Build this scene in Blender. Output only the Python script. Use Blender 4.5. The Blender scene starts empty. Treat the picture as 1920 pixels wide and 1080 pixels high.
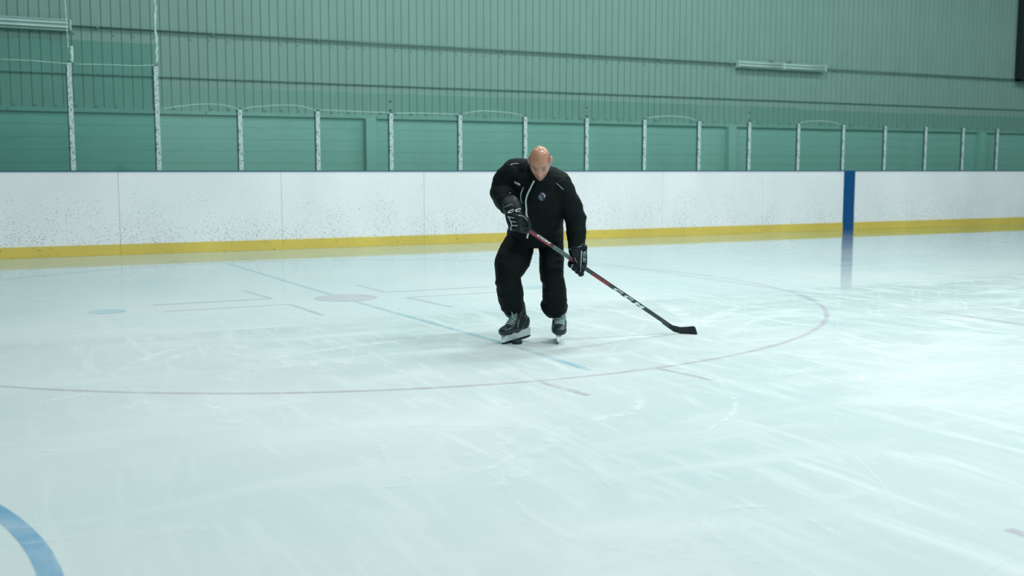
import bpy, bmesh, math, random
import numpy as np
from mathutils import Vector, Matrix, noise as mnoise
from mathutils.bvhtree import BVHTree

random.seed(7)
C = bpy.context.scene.collection
SC = bpy.context.scene

# ---------------------------------------------------------------- camera
F_PX = 2013.04; HOR = 318.35; CAM_H = 1.2587
YAW = math.radians(27.4565)
PITCH = math.atan((540 - HOR) / F_PX)
CAM = Vector((-8.7331, -16.807, CAM_H))
cam_d = bpy.data.cameras.new('camera')
cam = bpy.data.objects.new('camera', cam_d); C.objects.link(cam)
cam.location = CAM
cam.rotation_euler = (math.pi / 2 - PITCH, 0, -YAW)
cam_d.sensor_width = 36; cam_d.lens = F_PX / 1920 * 36
cam_d.dof.use_dof = True; cam_d.dof.focus_distance = 7.75; cam_d.dof.aperture_fstop = 2.0
cam_d.clip_end = 200
SC.camera = cam

# ---------------------------------------------------------------- light
SC.view_settings.view_transform = 'Standard'
SC.view_settings.look = 'None'
SC.view_settings.exposure = 0.12
SC.view_settings.gamma = 1.0
SC.cycles.transparent_max_bounces = 32
SC.view_settings.use_curve_mapping = False
w = bpy.data.worlds.new('world'); SC.world = w; w.use_nodes = True
w.node_tree.nodes['Background'].inputs[0].default_value = (0.55, 0.75, 0.75, 1)
w.node_tree.nodes['Background'].inputs[1].default_value = 0.3

CEIL_Z = 8.6
LAMP_COL = (0.91, 1.0, 0.995)
#        x      y     watts
LAMPS = [(-7.5, -8.2, 290), (-1.5, -8.2, 700), (4.5, -8.2, 420), (10.5, -8.2, 210),
         (-7.5, -2.6, 150), (-1.5, -2.6, 360), (4.5, -2.6, 360), (10.5, -2.6, 260), (16.5, -4.5, 400),  # last one is an added lamp, brightening the right end of the boards
         (-7.5, -14.2, 340), (-1.5, -14.2, 850), (4.5, -14.2, 470),
         (-7.5, -20.5, 240), (-1.5, -20.5, 420)]

# ---------------------------------------------------------------- helpers
def ray(px, py):
    """direction in the levelled frame (X right, Y forward, Z up) of a pixel"""
    x = (px - 960) / F_PX; y = -(py - 540) / F_PX
    c, s = math.cos(PITCH), math.sin(PITCH)
    return Vector((x, c + s * y, -s + c * y))
def V(px, py, Y):
    d = ray(px, py); t = Y / d.y
    return Vector((d.x * t, Y, CAM_H + d.z * t))
RY = Matrix.Rotation(-YAW, 4, 'Z')
def to_world(v):
    r = RY @ Vector(v); return Vector((r.x + CAM.x, r.y + CAM.y, r.z))
def on_wall(px, py, yp):
    """x and z where a pixel's ray meets the plane y = yp of the hall"""
    d = RY @ ray(px, py); t = (yp - CAM.y) / d.y
    return CAM.x + d.x * t, CAM_H + d.z * t
def on_ice(px, py):
    d = ray(px, py); t = -CAM_H / d.z
    return to_world((d.x * t, d.y * t, 0))

def link_mesh(name, bm, mat=None, parent=None, smooth=False):
    me = bpy.data.meshes.new(name)
    if isinstance(bm, bmesh.types.BMesh):
        bm.to_mesh(me); bm.free()
    else:
        me = bm; me.name = name
    o = bpy.data.objects.new(name, me); C.objects.link(o)
    if mat:
        me.materials.clear()
        for m_ in (mat if isinstance(mat, (list, tuple)) else [mat]): me.materials.append(m_)
    if parent: o.parent = parent
    if smooth: me.shade_smooth()
    return o
def tag(o, label=None, cat=None, group=None, kind=None):
    if label: o['label'] = label
    if cat: o['category'] = cat
    if group: o['group'] = group
    if kind: o['kind'] = kind
    return o
def empty(name, loc=(0, 0, 0), rz=0):
    o = bpy.data.objects.new(name, None); C.objects.link(o)
    o.location = loc; o.rotation_euler = (0, 0, rz); o.empty_display_size = .1
    return o
def share(src, loc, parent, scale=None):
    o = src.copy(); C.objects.link(o); o.parent = parent; o.location = loc
    if scale: o.scale = scale
    return o
def box(bm, x0, x1, y0, y1, z0, z1, mi=0):
    vs = [bm.verts.new(p) for p in ((x0,y0,z0),(x1,y0,z0),(x1,y1,z0),(x0,y1,z0),(x0,y0,z1),(x1,y0,z1),(x1,y1,z1),(x0,y1,z1))]
    for f in ((0,3,2,1),(4,5,6,7),(0,1,5,4),(1,2,6,5),(2,3,7,6),(3,0,4,7)):
        fc = bm.faces.new([vs[i] for i in f]); fc.material_index = mi
    return vs
def bevel(bm, w, seg=1):
    bmesh.ops.bevel(bm, geom=bm.edges[:], offset=w, segments=seg, affect='EDGES', profile=.5)
def box_bm(x0, x1, y0, y1, z0, z1, bv=0, seg=1):
    bm = bmesh.new(); box(bm, x0, x1, y0, y1, z0, z1)
    if bv: bevel(bm, bv, seg)
    return bm
def catmull(pts, n):
    P = [np.array(p, float) for p in pts]
    P = [2 * P[0] - P[1]] + P + [2 * P[-1] - P[-2]]
    out = []
    for i in range(1, len(P) - 2):
        for k in range(n):
            t = k / n
            out.append(.5 * ((2 * P[i]) + (-P[i-1] + P[i+1]) * t + (2*P[i-1] - 5*P[i] + 4*P[i+1] - P[i+2]) * t*t + (-P[i-1] + 3*P[i] - 3*P[i+1] + P[i+2]) * t**3))
    out.append(P[-2]); return out
def loft(bm, pts, up=(0, 0, 1), n=4, seg=20, cap=True, dome=True, power=2.0, mi=0):
    """pts: (x,y,z, ra, rb); rb is measured along 'side' = the axis closest to up x tangent; ra along the other"""
    S = catmull(pts, n) if n > 1 else [np.array(p, float) for p in pts]
    rings = []
    up = Vector(up)
    m = len(S)
    tan = []
    for i in range(m):
        a = Vector(S[max(i-1, 0)][:3]); b = Vector(S[min(i+1, m-1)][:3])
        tan.append((b - a).normalized())
    def ring(c, T, ra, rb):
        side = T.cross(up)
        if side.length < 1e-4: side = T.cross(Vector((0, 1, 0)))
        side.normalize(); oth = side.cross(T).normalized()
        vs = []
        for k in range(seg):
            a = 2 * math.pi * k / seg
            ca, sa = math.cos(a), math.sin(a)
            e = 2 / power
            x = math.copysign(abs(ca) ** e, ca); y = math.copysign(abs(sa) ** e, sa)
            vs.append(bm.verts.new(c + side * (x * ra) + oth * (y * rb)))
        return vs
    if dome:
        for j in (3, 2, 1):
            a = j / 3.3 * math.pi / 2
            r = math.cos(a); d = math.sin(a)
            rings.append(ring(Vector(S[0][:3]) - tan[0] * (d * min(S[0][3], S[0][4]) * .8), tan[0], S[0][3] * r, S[0][4] * r))
    for i in range(m):
        rings.append(ring(Vector(S[i][:3]), tan[i], S[i][3], S[i][4]))
    if dome:
        for j in (1, 2, 3):
            a = j / 3.3 * math.pi / 2
            r = math.cos(a); d = math.sin(a)
            rings.append(ring(Vector(S[-1][:3]) + tan[-1] * (d * min(S[-1][3], S[-1][4]) * .8), tan[-1], S[-1][3] * r, S[-1][4] * r))
    for i in range(len(rings) - 1):
        for k in range(seg):
            f = bm.faces.new((rings[i][k], rings[i][(k+1) % seg], rings[i+1][(k+1) % seg], rings[i+1][k])); f.material_index = mi
    if cap:
        bm.faces.new(rings[0][::-1]).material_index = mi; bm.faces.new(rings[-1]).material_index = mi
    return rings
def tube(bm, path, r, seg=8, n=1, mi=0):
    pts = [(p[0], p[1], p[2], r, r) for p in path]
    t = Vector(path[-1]) - Vector(path[0])
    up = (0, 0, 1) if abs(t.normalized().z) < .9 else (0, 1, 0)
    loft(bm, pts, up, n, seg, True, False, mi=mi)
def remesh(bm, voxel, smooth_it=4, fac=.5):
    """closed lofts -> one continuous skin"""
    bmesh.ops.recalc_face_normals(bm, faces=bm.faces[:])
    me = bpy.data.meshes.new('t'); bm.to_mesh(me); bm.free()
    o = bpy.data.objects.new('t', me); C.objects.link(o)
    m = o.modifiers.new('r', 'REMESH'); m.mode = 'VOXEL'; m.voxel_size = voxel; m.use_smooth_shade = True
    if smooth_it:
        s = o.modifiers.new('s', 'SMOOTH'); s.factor = fac; s.iterations = smooth_it
    dg = bpy.context.evaluated_depsgraph_get()
    out = bpy.data.meshes.new_from_object(o.evaluated_get(dg))
    bpy.data.objects.remove(o); bpy.data.meshes.remove(me)
    return out
def displace(me, fn):
    n = len(me.vertices)
    co = np.empty(n * 3); me.vertices.foreach_get('co', co); co = co.reshape(-1, 3)
    no = np.empty(n * 3); me.vertices.foreach_get('normal', no); no = no.reshape(-1, 3)
    d = np.array([fn(c) for c in co])
    me.vertices.foreach_set('co', (co + no * d[:, None]).ravel()); me.update()
def text_mesh(s, bold=0.0, shear=0.0):
    cu = bpy.data.curves.new('t', 'FONT'); cu.body = s; cu.size = 1; cu.shear = shear; cu.offset = bold
    cu.resolution_u = 3; cu.space_character = 1.05
    o = bpy.data.objects.new('t', cu); C.objects.link(o)
    dg = bpy.context.evaluated_depsgraph_get(); dg.update()
    me = bpy.data.meshes.new_from_object(o.evaluated_get(dg))
    bpy.data.objects.remove(o); bpy.data.curves.remove(cu)
    bm = bmesh.new(); bm.from_mesh(me); bpy.data.meshes.remove(me)
    bmesh.ops.remove_doubles(bm, verts=bm.verts[:], dist=1e-5)
    xs = [v.co.x for v in bm.verts]; ys = [v.co.y for v in bm.verts]
    x0, x1, y0, y1 = min(xs), max(xs), min(ys), max(ys)
    for v in bm.verts:
        v.co = ((v.co.x - x0) / (x1 - x0), (v.co.y - y0) / (y1 - y0), 0)
    return bm     # in the unit square

# ---------------------------------------------------------------- materials
def nt(name):
    m = bpy.data.materials.new(name); m.use_nodes = True
    t = m.node_tree; t.nodes.clear()
    out = t.nodes.new('ShaderNodeOutputMaterial')
    return m, t, out
def N(t, typ, **kw):
    n = t.nodes.new(typ)
    for k, v in kw.items():
        if k.startswith('i_'): n.inputs[int(k[2:])].default_value = v
        else: setattr(n, k, v)
    return n
def L(t, a, b): t.links.new(a, b)
def mapped_noise(t, scale, detail=3, stretch=(1, 1, 1), rot=(0, 0, 0), coords='Object', rough=.5, distort=0):
    tc = N(t, 'ShaderNodeTexCoord'); mp = N(t, 'ShaderNodeMapping')
    mp.inputs['Scale'].default_value = stretch; mp.inputs['Rotation'].default_value = rot
    nz = N(t, 'ShaderNodeTexNoise'); nz.inputs['Scale'].default_value = scale; nz.inputs['Detail'].default_value = detail
    nz.inputs['Roughness'].default_value = rough; nz.inputs['Distortion'].default_value = distort
    L(t, tc.outputs[coords], mp.inputs[0]); L(t, mp.outputs[0], nz.inputs[0])
    return nz
def ramp(t, src, stops):
    r = N(t, 'ShaderNodeValToRGB'); e = r.color_ramp.elements
    while len(e) < len(stops): e.new(.5)
    for i, (p, c) in enumerate(stops):
        e[i].position = p; e[i].color = (c, c, c, 1) if isinstance(c, (int, float)) else (*c, 1)
    L(t, src, r.inputs[0]); return r
def surf(name, col, rough=.5, spec=.5, vary=.12, scale=6, bump=0, bscale=40, metal=0, stretch=(1, 1, 1), sheen=0):
    m, t, out = nt(name)
    b = N(t, 'ShaderNodeBsdfPrincipled')
    nz = mapped_noise(t, scale, 4, stretch)
    lo = tuple(c * (1 - vary) for c in col); hi = tuple(min(1, c * (1 + vary)) for c in col)
    r = ramp(t, nz.outputs[0], [(.3, lo), (.7, hi)])
    L(t, r.outputs[0], b.inputs['Base Color'])
    b.inputs['Roughness'].default_value = rough; b.inputs['Specular IOR Level'].default_value = spec
    b.inputs['Metallic'].default_value = metal
    if sheen: b.inputs['Sheen Weight'].default_value = sheen
    if bump:
        nb = mapped_noise(t, bscale, 3); bp = N(t, 'ShaderNodeBump'); bp.inputs['Strength'].default_value = bump
        bp.inputs['Distance'].default_value = .01
        L(t, nb.outputs[0], bp.inputs['Height']); L(t, bp.outputs[0], b.inputs['Normal'])
    L(t, b.outputs[0], out.inputs[0]); return m
def scuffed(name, col, dark, amount=.62, scale=34, zlo=None, rough=.35, stretch=(1, 1, 2.2), shades=.05):
    """painted plastic with small dark scuffs of its own, denser towards the bottom of the board"""
    m, t, out = nt(name)
    b = N(t, 'ShaderNodeBsdfPrincipled')
    base = ramp(t, mapped_noise(t, .9, 3, (1, 1, .6)).outputs[0], [(.3, tuple(c*(1-shades) for c in col)), (.7, tuple(min(1, c*(1+shades)) for c in col))])
    n1 = mapped_noise(t, scale, 2, stretch, rough=.4)
    n2 = mapped_noise(t, 2.3, 3)
    if zlo:
        tc = N(t, 'ShaderNodeTexCoord'); sp = N(t, 'ShaderNodeSeparateXYZ'); L(t, tc.outputs['Object'], sp.inputs[0])
        mr = N(t, 'ShaderNodeMapRange'); mr.inputs[1].default_value = zlo[0]; mr.inputs[2].default_value = zlo[1]
        mr.inputs[3].default_value = .035; mr.inputs[4].default_value = -.075
        L(t, sp.outputs[2], mr.inputs[0])
        ad = N(t, 'ShaderNodeMath', operation='ADD'); L(t, n1.outputs[0], ad.inputs[0]); L(t, mr.outputs[0], ad.inputs[1]); src = ad.outputs[0]
    else: src = n1.outputs[0]
    a2 = N(t, 'ShaderNodeMath', operation='MULTIPLY_ADD', i_1=.16); L(t, n2.outputs[0], a2.inputs[0]); L(t, src, a2.inputs[2])
    msk = ramp(t, a2.outputs[0], [(amount + .08, 0), (amount + .14, 1)])
    mx = N(t, 'ShaderNodeMix', data_type='RGBA'); L(t, msk.outputs[0], mx.inputs[0]); L(t, base.outputs[0], mx.inputs[6]); mx.inputs[7].default_value = (*dark, 1)
    L(t, mx.outputs[2], b.inputs['Base Color']); b.inputs['Roughness'].default_value = rough
    L(t, b.outputs[0], out.inputs[0]); return m
def glass(name, tint, edge=False, refl=1.0):
    m, t, out = nt(name)
    tr = N(t, 'ShaderNodeBsdfTransparent'); tr.inputs[0].default_value = (*tint, 1)
    gl = N(t, 'ShaderNodeBsdfGlossy'); gl.inputs['Roughness'].default_value = .02; gl.inputs[0].default_value = (refl, refl, refl, 1)
    # Schlick reflectance from |N.I|, the same on both faces of the pane
    ge = N(t, 'ShaderNodeNewGeometry'); dt = N(t, 'ShaderNodeVectorMath', operation='DOT_PRODUCT'); L(t, ge.outputs['Incoming'], dt.inputs[0]); L(t, ge.outputs['Normal'], dt.inputs[1])
    ab = N(t, 'ShaderNodeMath', operation='ABSOLUTE'); L(t, dt.outputs['Value'], ab.inputs[0])
    iv = N(t, 'ShaderNodeMath', operation='SUBTRACT', i_0=1.0); L(t, ab.outputs[0], iv.inputs[1])
    pw = N(t, 'ShaderNodeMath', operation='POWER', i_1=5.0); L(t, iv.outputs[0], pw.inputs[0])
    fr = N(t, 'ShaderNodeMath', operation='MULTIPLY_ADD', i_1=.96, i_2=.04); L(t, pw.outputs[0], fr.inputs[0])
    mx = N(t, 'ShaderNodeMixShader'); L(t, fr.outputs[0], mx.inputs[0]); L(t, tr.outputs[0], mx.inputs[1]); L(t, gl.outputs[0], mx.inputs[2])
    L(t, mx.outputs[0], out.inputs[0]); return m

ICE_A = (.525, .62, .625); ICE_B = (.65, .69, .695)
def ice(name, paint=None, strength=.5):
    m, t, out = nt(name)
    big = mapped_noise(t, .35, 4, (1, .8, 1), coords='Object')
    base = ramp(t, big.outputs[0], [(.32, ICE_A), (.68, ICE_B)])
    col = base.outputs[0]
    # frost: snow scraped up by skates, streaked in two directions
    f1 = mapped_noise(t, 1.1, 7, (.55, 1.6, 1), (0, 0, .9), rough=.62, distort=.6)
    f2 = mapped_noise(t, 2.2, 6, (3.0, .5, 1), (0, 0, -.5), rough=.6, distort=.9)
    fm = N(t, 'ShaderNodeMath', operation='MAXIMUM'); L(t, f1.outputs[0], fm.inputs[0]); L(t, f2.outputs[0], fm.inputs[1])
    fr_ = ramp(t, fm.outputs[0], [(.49, 0), (.92, 1)])
    # fresher ice beside the boards, worn ice nearer the middle of the rink
    geo = N(t, 'ShaderNodeNewGeometry'); sp = N(t, 'ShaderNodeSeparateXYZ'); L(t, geo.outputs['Position'], sp.inputs[0])
    mr = N(t, 'ShaderNodeMapRange', interpolation_type='SMOOTHSTEP'); mr.inputs[1].default_value = -6.2; mr.inputs[2].default_value = -8.8; mr.inputs[3].default_value = .05; mr.inputs[4].default_value = 1
    L(t, sp.outputs[1], mr.inputs[0])
    mrx = N(t, 'ShaderNodeMapRange', interpolation_type='SMOOTHSTEP'); mrx.inputs[1].default_value = -9.4; mrx.inputs[2].default_value = -5.8; mrx.inputs[3].default_value = .25; mrx.inputs[4].default_value = 1
    L(t, sp.outputs[0], mrx.inputs[0]); mxy = N(t, 'ShaderNodeMath', operation='MULTIPLY'); L(t, mr.outputs[0], mxy.inputs[0]); L(t, mrx.outputs[0], mxy.inputs[1])
    frost = N(t, 'ShaderNodeMath', operation='MULTIPLY'); L(t, fr_.outputs[0], frost.inputs[0]); L(t, mxy.outputs[0], frost.inputs[1])
    if paint:
        pn = mapped_noise(t, 5, 4); pr = ramp(t, pn.outputs[0], [(.25, strength * .6), (.7, strength)])
        mx = N(t, 'ShaderNodeMix', data_type='RGBA'); L(t, pr.outputs[0], mx.inputs[0]); L(t, col, mx.inputs[6]); mx.inputs[7].default_value = (*paint, 1); col = mx.outputs[2]
    fx = N(t, 'ShaderNodeMix', data_type='RGBA'); L(t, frost.outputs[0], fx.inputs[0]); L(t, col, fx.inputs[6]); fx.inputs[7].default_value = (.785, .825, .825, 1)
    df = N(t, 'ShaderNodeBsdfDiffuse'); L(t, fx.outputs[2], df.inputs[0])
    gl = N(t, 'ShaderNodeBsdfGlossy'); gl.inputs[0].default_value = (.90, .99, 1, 1)
    rg = N(t, 'ShaderNodeMapRange'); rg.inputs[3].default_value = .035; rg.inputs[4].default_value = .4; L(t, frost.outputs[0], rg.inputs[0]); L(t, rg.outputs[0], gl.inputs['Roughness'])
    bn = mapped_noise(t, 3.2, 4, (1, 1.2, 1), rough=.6); bp = N(t, 'ShaderNodeBump'); bp.inputs['Strength'].default_value = .05; bp.inputs['Distance'].default_value = .004
    L(t, bn.outputs[0], bp.inputs['Height']); L(t, bp.outputs[0], gl.inputs['Normal'])
    fr = N(t, 'ShaderNodeFresnel', i_0=1.31)
    k1 = N(t, 'ShaderNodeMath', operation='MULTIPLY', i_1=2.9); k1.use_clamp = True
    pf = N(t, 'ShaderNodeMath', operation='POWER', i_1=3.2); L(t, fr.outputs[0], pf.inputs[0]); L(t, pf.outputs[0], k1.inputs[0])
    sm = N(t, 'ShaderNodeMapRange'); sm.inputs[3].default_value = 1; sm.inputs[4].default_value = .15; L(t, frost.outputs[0], sm.inputs[0])
    k2 = N(t, 'ShaderNodeMath', operation='MULTIPLY'); L(t, k1.outputs[0], k2.inputs[0]); L(t, sm.outputs[0], k2.inputs[1])
    # resurfacing strokes along the rink break the mirror
    sn = mapped_noise(t, 1.0, 3, (.22, 6.5, 1), rough=.65); sr = ramp(t, sn.outputs[0], [(.58, 1), (.64, .65)])
    k3 = N(t, 'ShaderNodeMath', operation='MULTIPLY'); L(t, k2.outputs[0], k3.inputs[0]); L(t, sr.outputs[0], k3.inputs[1]); k2 = k3
    ms = N(t, 'ShaderNodeMixShader'); L(t, k2.outputs[0], ms.inputs[0]); L(t, df.outputs[0], ms.inputs[1]); L(t, gl.outputs[0], ms.inputs[2])
    L(t, ms.outputs[0], out.inputs[0]); return m
def snow_mark():
    """scraped snow: white, ragged, fading out at its ends (UV)"""
    m, t, out = nt('scraped_snow')
    uv = N(t, 'ShaderNodeUVMap'); sp = N(t, 'ShaderNodeSeparateXYZ'); L(t, uv.outputs[0], sp.inputs[0])
    def hump(src, k):
        a = N(t, 'ShaderNodeMath', operation='SUBTRACT', i_1=.5); L(t, src, a.inputs[0])
        b = N(t, 'ShaderNodeMath', operation='MULTIPLY'); L(t, a.outputs[0], b.inputs[0]); L(t, a.outputs[0], b.inputs[1])
        c = N(t, 'ShaderNodeMath', operation='MULTIPLY_ADD', i_1=-4.0, i_2=1.0); L(t, b.outputs[0], c.inputs[0])
        c.use_clamp = True; return c.outputs[0]
    hu = hump(sp.outputs[0], 1); hv = hump(sp.outputs[1], 1)
    p = N(t, 'ShaderNodeMath', operation='MULTIPLY'); L(t, hu, p.inputs[0]); L(t, hv, p.inputs[1])
    nz = mapped_noise(t, 7, 6, (1, 1, 1), rough=.75, distort=.4)
    nr = ramp(t, nz.outputs[0], [(.38, 0), (.66, 1)])
    q = N(t, 'ShaderNodeMath', operation='MULTIPLY'); L(t, p.outputs[0], q.inputs[0]); L(t, nr.outputs[0], q.inputs[1])
    att = N(t, 'ShaderNodeAttribute', attribute_name='fade'); q2 = N(t, 'ShaderNodeMath', operation='MULTIPLY'); L(t, q.outputs[0], q2.inputs[0]); L(t, att.outputs['Fac'], q2.inputs[1])
    tr = N(t, 'ShaderNodeBsdfTransparent'); df = N(t, 'ShaderNodeBsdfDiffuse'); df.inputs[0].default_value = (.88, .93, .93, 1)
    ms = N(t, 'ShaderNodeMixShader'); L(t, q2.outputs[0], ms.inputs[0]); L(t, tr.outputs[0], ms.inputs[1]); L(t, df.outputs[0], ms.inputs[2])
    L(t, ms.outputs[0], out.inputs[0]); return m

M = dict(
    ice=ice('ice'),
    red_paint=ice('red_paint_under_ice', (.44, .385, .46), .75),
    blue_paint=ice('pale_blue_paint_under_ice', (.26, .46, .56), .8),
    deep_blue=ice('blue_paint_under_ice', (.10, .30, .50), .9),
    teal_dot=ice('teal_paint_under_ice', (.28, .52, .56), .75),
    snow=snow_mark(),
    steel=surf('painted_steel_cladding', (.235, .39, .342), .55, .35, .05, 1.2),
    seam=surf('steel_lap', (.14, .26, .235), .5, .3, .1, 5),
    block=surf('painted_block', (.285, .52, .46), .55, .4, .05, 2.0, bump=.12, bscale=60),
    mortar=surf('mortar_joint', (.32, .57, .505), .8, .2, .06, 8),
    trim=surf('flashing', (.25, .44, .39), .45, .5, .08, 3),
    board=scuffed('white_board_plastic', (.87, .885, .905), (.28, .36, .38), .62, 30, (.15, 1.15)),
    kick=scuffed('yellow_kick_plastic', (.70, .53, .10), (.36, .27, .05), .66, 20, None, shades=.1),
    stripe=surf('blue_stripe_plastic', (.003, .075, .22), .5, .2, .06, 8),
    cap=surf('blue_cap_rail', (.012, .11, .22), .4, .5, .1, 4),
    post=scuffed('white_post_paint', (.52, .66, .65), (.10, .16, .16), .585, 55, None, rough=.4, stretch=(1, 1, .7)),
    gasket=surf('dark_gasket', (.03, .08, .08), .6, .3),
    pane=glass('tinted_pane', (.885, .965, .945)),
    pane_deep=glass('tinted_dimmed_pane', (.74, .895, .87)),  # tall panes: own tint, deepened further to carry the dimming at the left
    pane_clear=glass('clear_pane', (.94, .99, .975)),
    pane_edge=surf('pane_edge', (.10, .26, .22), .3, .5),
    fixture=surf('white_enamel', (.50, .68, .64), .35, .5, .04),
    lamp_glass=surf('unlit_tube', (.56, .74, .70), .25, .5, .02),
    conduit=surf('conduit_metal', (.10, .20, .19), .4, .6, .08, metal=.3),
    black=surf('black_plastic', (.012, .02, .02), .45, .5),
    unlit_opening=surf('unlit_opening', (.015, .028, .032), .6, .3, .2, 3),
    cord=surf('pale_cord', (.55, .78, .70), .6, .3),
    ceiling=surf('ceiling_deck', (.28, .36, .35), .7, .2),
    pale_wall=surf('pale_wall_paint', (.62, .74, .72), .7, .2),
    far=surf('far_wall_paint', (.22, .38, .34), .7, .2),
    nylon=surf('black_nylon', (.0022, .0066, .0072), .68, .16, .25, 9, bump=.25, bscale=90),
    nylon_leg=surf('black_trouser_nylon', (.0021, .0062, .0068), .7, .15, .25, 9, bump=.25, bscale=90),
    piping=surf('silver_piping', (.50, .60, .60), .4, .5, .06),
    grey_piping=surf('grey_piping', (.25, .32, .32), .4, .5, .06),
    white_print=surf('white_print', (.80, .86, .86), .45, .4, .02),
    glove=surf('glove_nylon', (.0040, .0085, .0105), .5, .35, .3, 30, bump=.3, bscale=120),
    glove_panel=surf('glove_side_panel', (.10, .17, .18), .4, .5, .4, 60),
    crest_navy=surf('crest_navy', (.012, .018, .06), .6, .3, .05),
    crest_grey=surf('crest_grey', (.13, .20, .25), .6, .3, .3, 90),
    crest_pink=surf('crest_pale', (.62, .52, .64), .6, .3, .05),
    crest_red=surf('crest_red', (.14, .01, .04), .6, .3, .05),
    boot=surf('boot_leather', (.018, .030, .032), .45, .5, .3, 30, bump=.2, bscale=120),
    boot_panel=surf('boot_grey_panel', (.10, .13, .13), .4, .5, .2, 30),
    toe=surf('toe_cap_plastic', (.014, .026, .03), .35, .5),
    tongue=surf('grey_felt_tongue', (.15, .23, .23), .9, .1, .2, 60),
    lace=surf('pale_lace', (.55, .70, .68), .8, .2),
    holder=surf('white_holder_plastic', (.85, .93, .93), .35, .5, .05, 30),
    runner=surf('dark_steel_runner', (.035, .06, .065), .3, .6, .2, 30, metal=.6),
    bare_steel=surf('bright_steel_runner', (.45, .58, .58), .25, .6, .1, 30, metal=.7),
    puck=surf('black_rubber', (.010, .022, .026), .55, .4, .3, 60),
    shaft=surf('black_carbon_shaft', (.014, .030, .032), .28, .6, .3, 14),
    shaft_grey=surf('grey_carbon_print', (.09, .14, .14), .3, .5, .6, 60),
    shaft_red=surf('red_shaft_print', (.24, .022, .040), .32, .5, .25, 20),
    blade_tape=surf('black_blade', (.010, .018, .020), .5, .4, .3, 40),
    lamp_body=surf('lamp_body', (.4, .45, .45), .5, .4),
)

# ---------------------------------------------------------------- the hall
X0, X1, YB, YF = -26.0, 30.0, 1.93, -27.0      # YB: face of the back wall
floor = link_mesh('floor', box_bm(X0, X1, YF, 0.0, -.25, 0), M['ice']); tag(floor, kind='structure')
walkway = link_mesh('floor', box_bm(X0, X1, .0, YB + .25, -.25, .02), M['far']); tag(walkway, kind='structure')
ceil = link_mesh('ceiling', box_bm(X0, X1, YF, YB + .3, CEIL_Z + .35, CEIL_Z + .5), M['ceiling']); tag(ceil, kind='structure')
for nm, b in (('wall_left', (X0 - .2, X0, YF, YB + .3)), ('wall_right', (X1, X1 + .2, YF, YB + .3)), ('wall_front', (X0, X1, YF - .2, YF))):
    tag(link_mesh(nm, box_bm(*b, -.25, CEIL_Z + .5), M['pale_wall' if nm == 'wall_front' else 'far']), kind='structure')
wall = link_mesh('wall_back', box_bm(X0, X1, YB + .06, YB + .3, -.25, CEIL_Z + .5), M['seam']); tag(wall, kind='structure')

Z_BLOCK = 2.19; Z_LAP = 2.78
RIB = .1524
def cladding(z0, z1, yo):
    bm = bmesh.new(); nr = 6
    prof = []
    for r in range(nr):
        x = r * RIB
        prof += [(x, 0), (x + .066, 0), (x + .070, .0015), (x + .076, .0015), (x + .080, 0), (x + RIB - .017, 0), (x + RIB - .013, .017), (x + RIB - .005, .017)]
    prof.append((nr * RIB - .001, 0))
    a = [bm.verts.new((x, yo + y, z0)) for x, y in prof]; b = [bm.verts.new((x, yo + y, z1)) for x, y in prof]
    c = [bm.verts.new((x, yo + .05, z0)) for x in (0, nr * RIB - .001)]; d = [bm.verts.new((x, yo + .05, z1)) for x in (0, nr * RIB - .001)]
    for i in range(len(a) - 1): bm.faces.new((a[i], a[i+1], b[i+1], b[i]))
    bm.faces.new((c[0], a[0], b[0], d[0])); bm.faces.new((a[-1], c[1], d[1], b[-1])); bm.faces.new((c[1], c[0], d[0], d[1]))
    bm.faces.new([c[0], c[1]] + a[::-1]); bm.faces.new([d[1], d[0]] + b)
    return bm
up_p = low_p = None
xs0 = on_wall(587.5, 175, YB)[0] + .011
xs0 -= 6 * RIB * 20
for i in range(44):
    x = xs0 + i * 6 * RIB
    if x < X0 or x > 22: continue
    if up_p is None:
        up_p = link_mesh('cladding_panel', cladding(Z_LAP - .01, CEIL_Z + .4, 0), M['steel'], wall); up_p.location = (x, YB, 0)
        low_p = link_mesh('cladding_panel', cladding(Z_BLOCK, Z_LAP + .03, .012), M['steel'], wall); low_p.location = (x, YB, 0)
    else:
        share(up_p, (x, YB, 0), wall); share(low_p, (x, YB, 0), wall)
# drip trim over the lap and flashing over the block wall
for k in range(11):
    x0 = -14 + k * 3.05
    bm = bmesh.new(); box(bm, x0, x0 + 3.045, YB - .018, YB + .012, Z_LAP, Z_LAP + .018); bevel(bm, .003)
    link_mesh('lap_trim', bm, M['seam'], wall)
    bm = bmesh.new(); box(bm, x0, x0 + 3.045, YB - .045, YB + .03, Z_BLOCK - .012, Z_BLOCK + .055); bevel(bm, .006)
    link_mesh('wall_flashing', bm, M['trim'], wall)
# painted block courses with recessed joints
CO = .203
link_mesh('mortar_bed', box_bm(-14, 20, YB + .005, YB + .06, 0.02, Z_BLOCK - .01), M['mortar'], wall)
course = None
for k in range(11):
    z1 = Z_BLOCK - .012 - k * CO
    if course is None:
        bm = bmesh.new(); box(bm, -14, 20, 0, .05, -(CO - .007), 0); bevel(bm, .003)
        course = link_mesh('block_course', bm, M['block'], wall); course.location = (0, YB, z1)
    else: share(course, (0, YB, z1), wall)
pil = None
for px in (687, 1367, 1839):
    x, _ = on_wall(px, 270, YB - .14)
    if pil is None:
        pil = link_mesh('pilaster', box_bm(0, .20, -.14, .02, .02, Z_BLOCK - .012, .006), M['block'], wall); pil.location = (x, YB, 0)
    else: share(pil, (x, YB, 0), wall)
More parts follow.
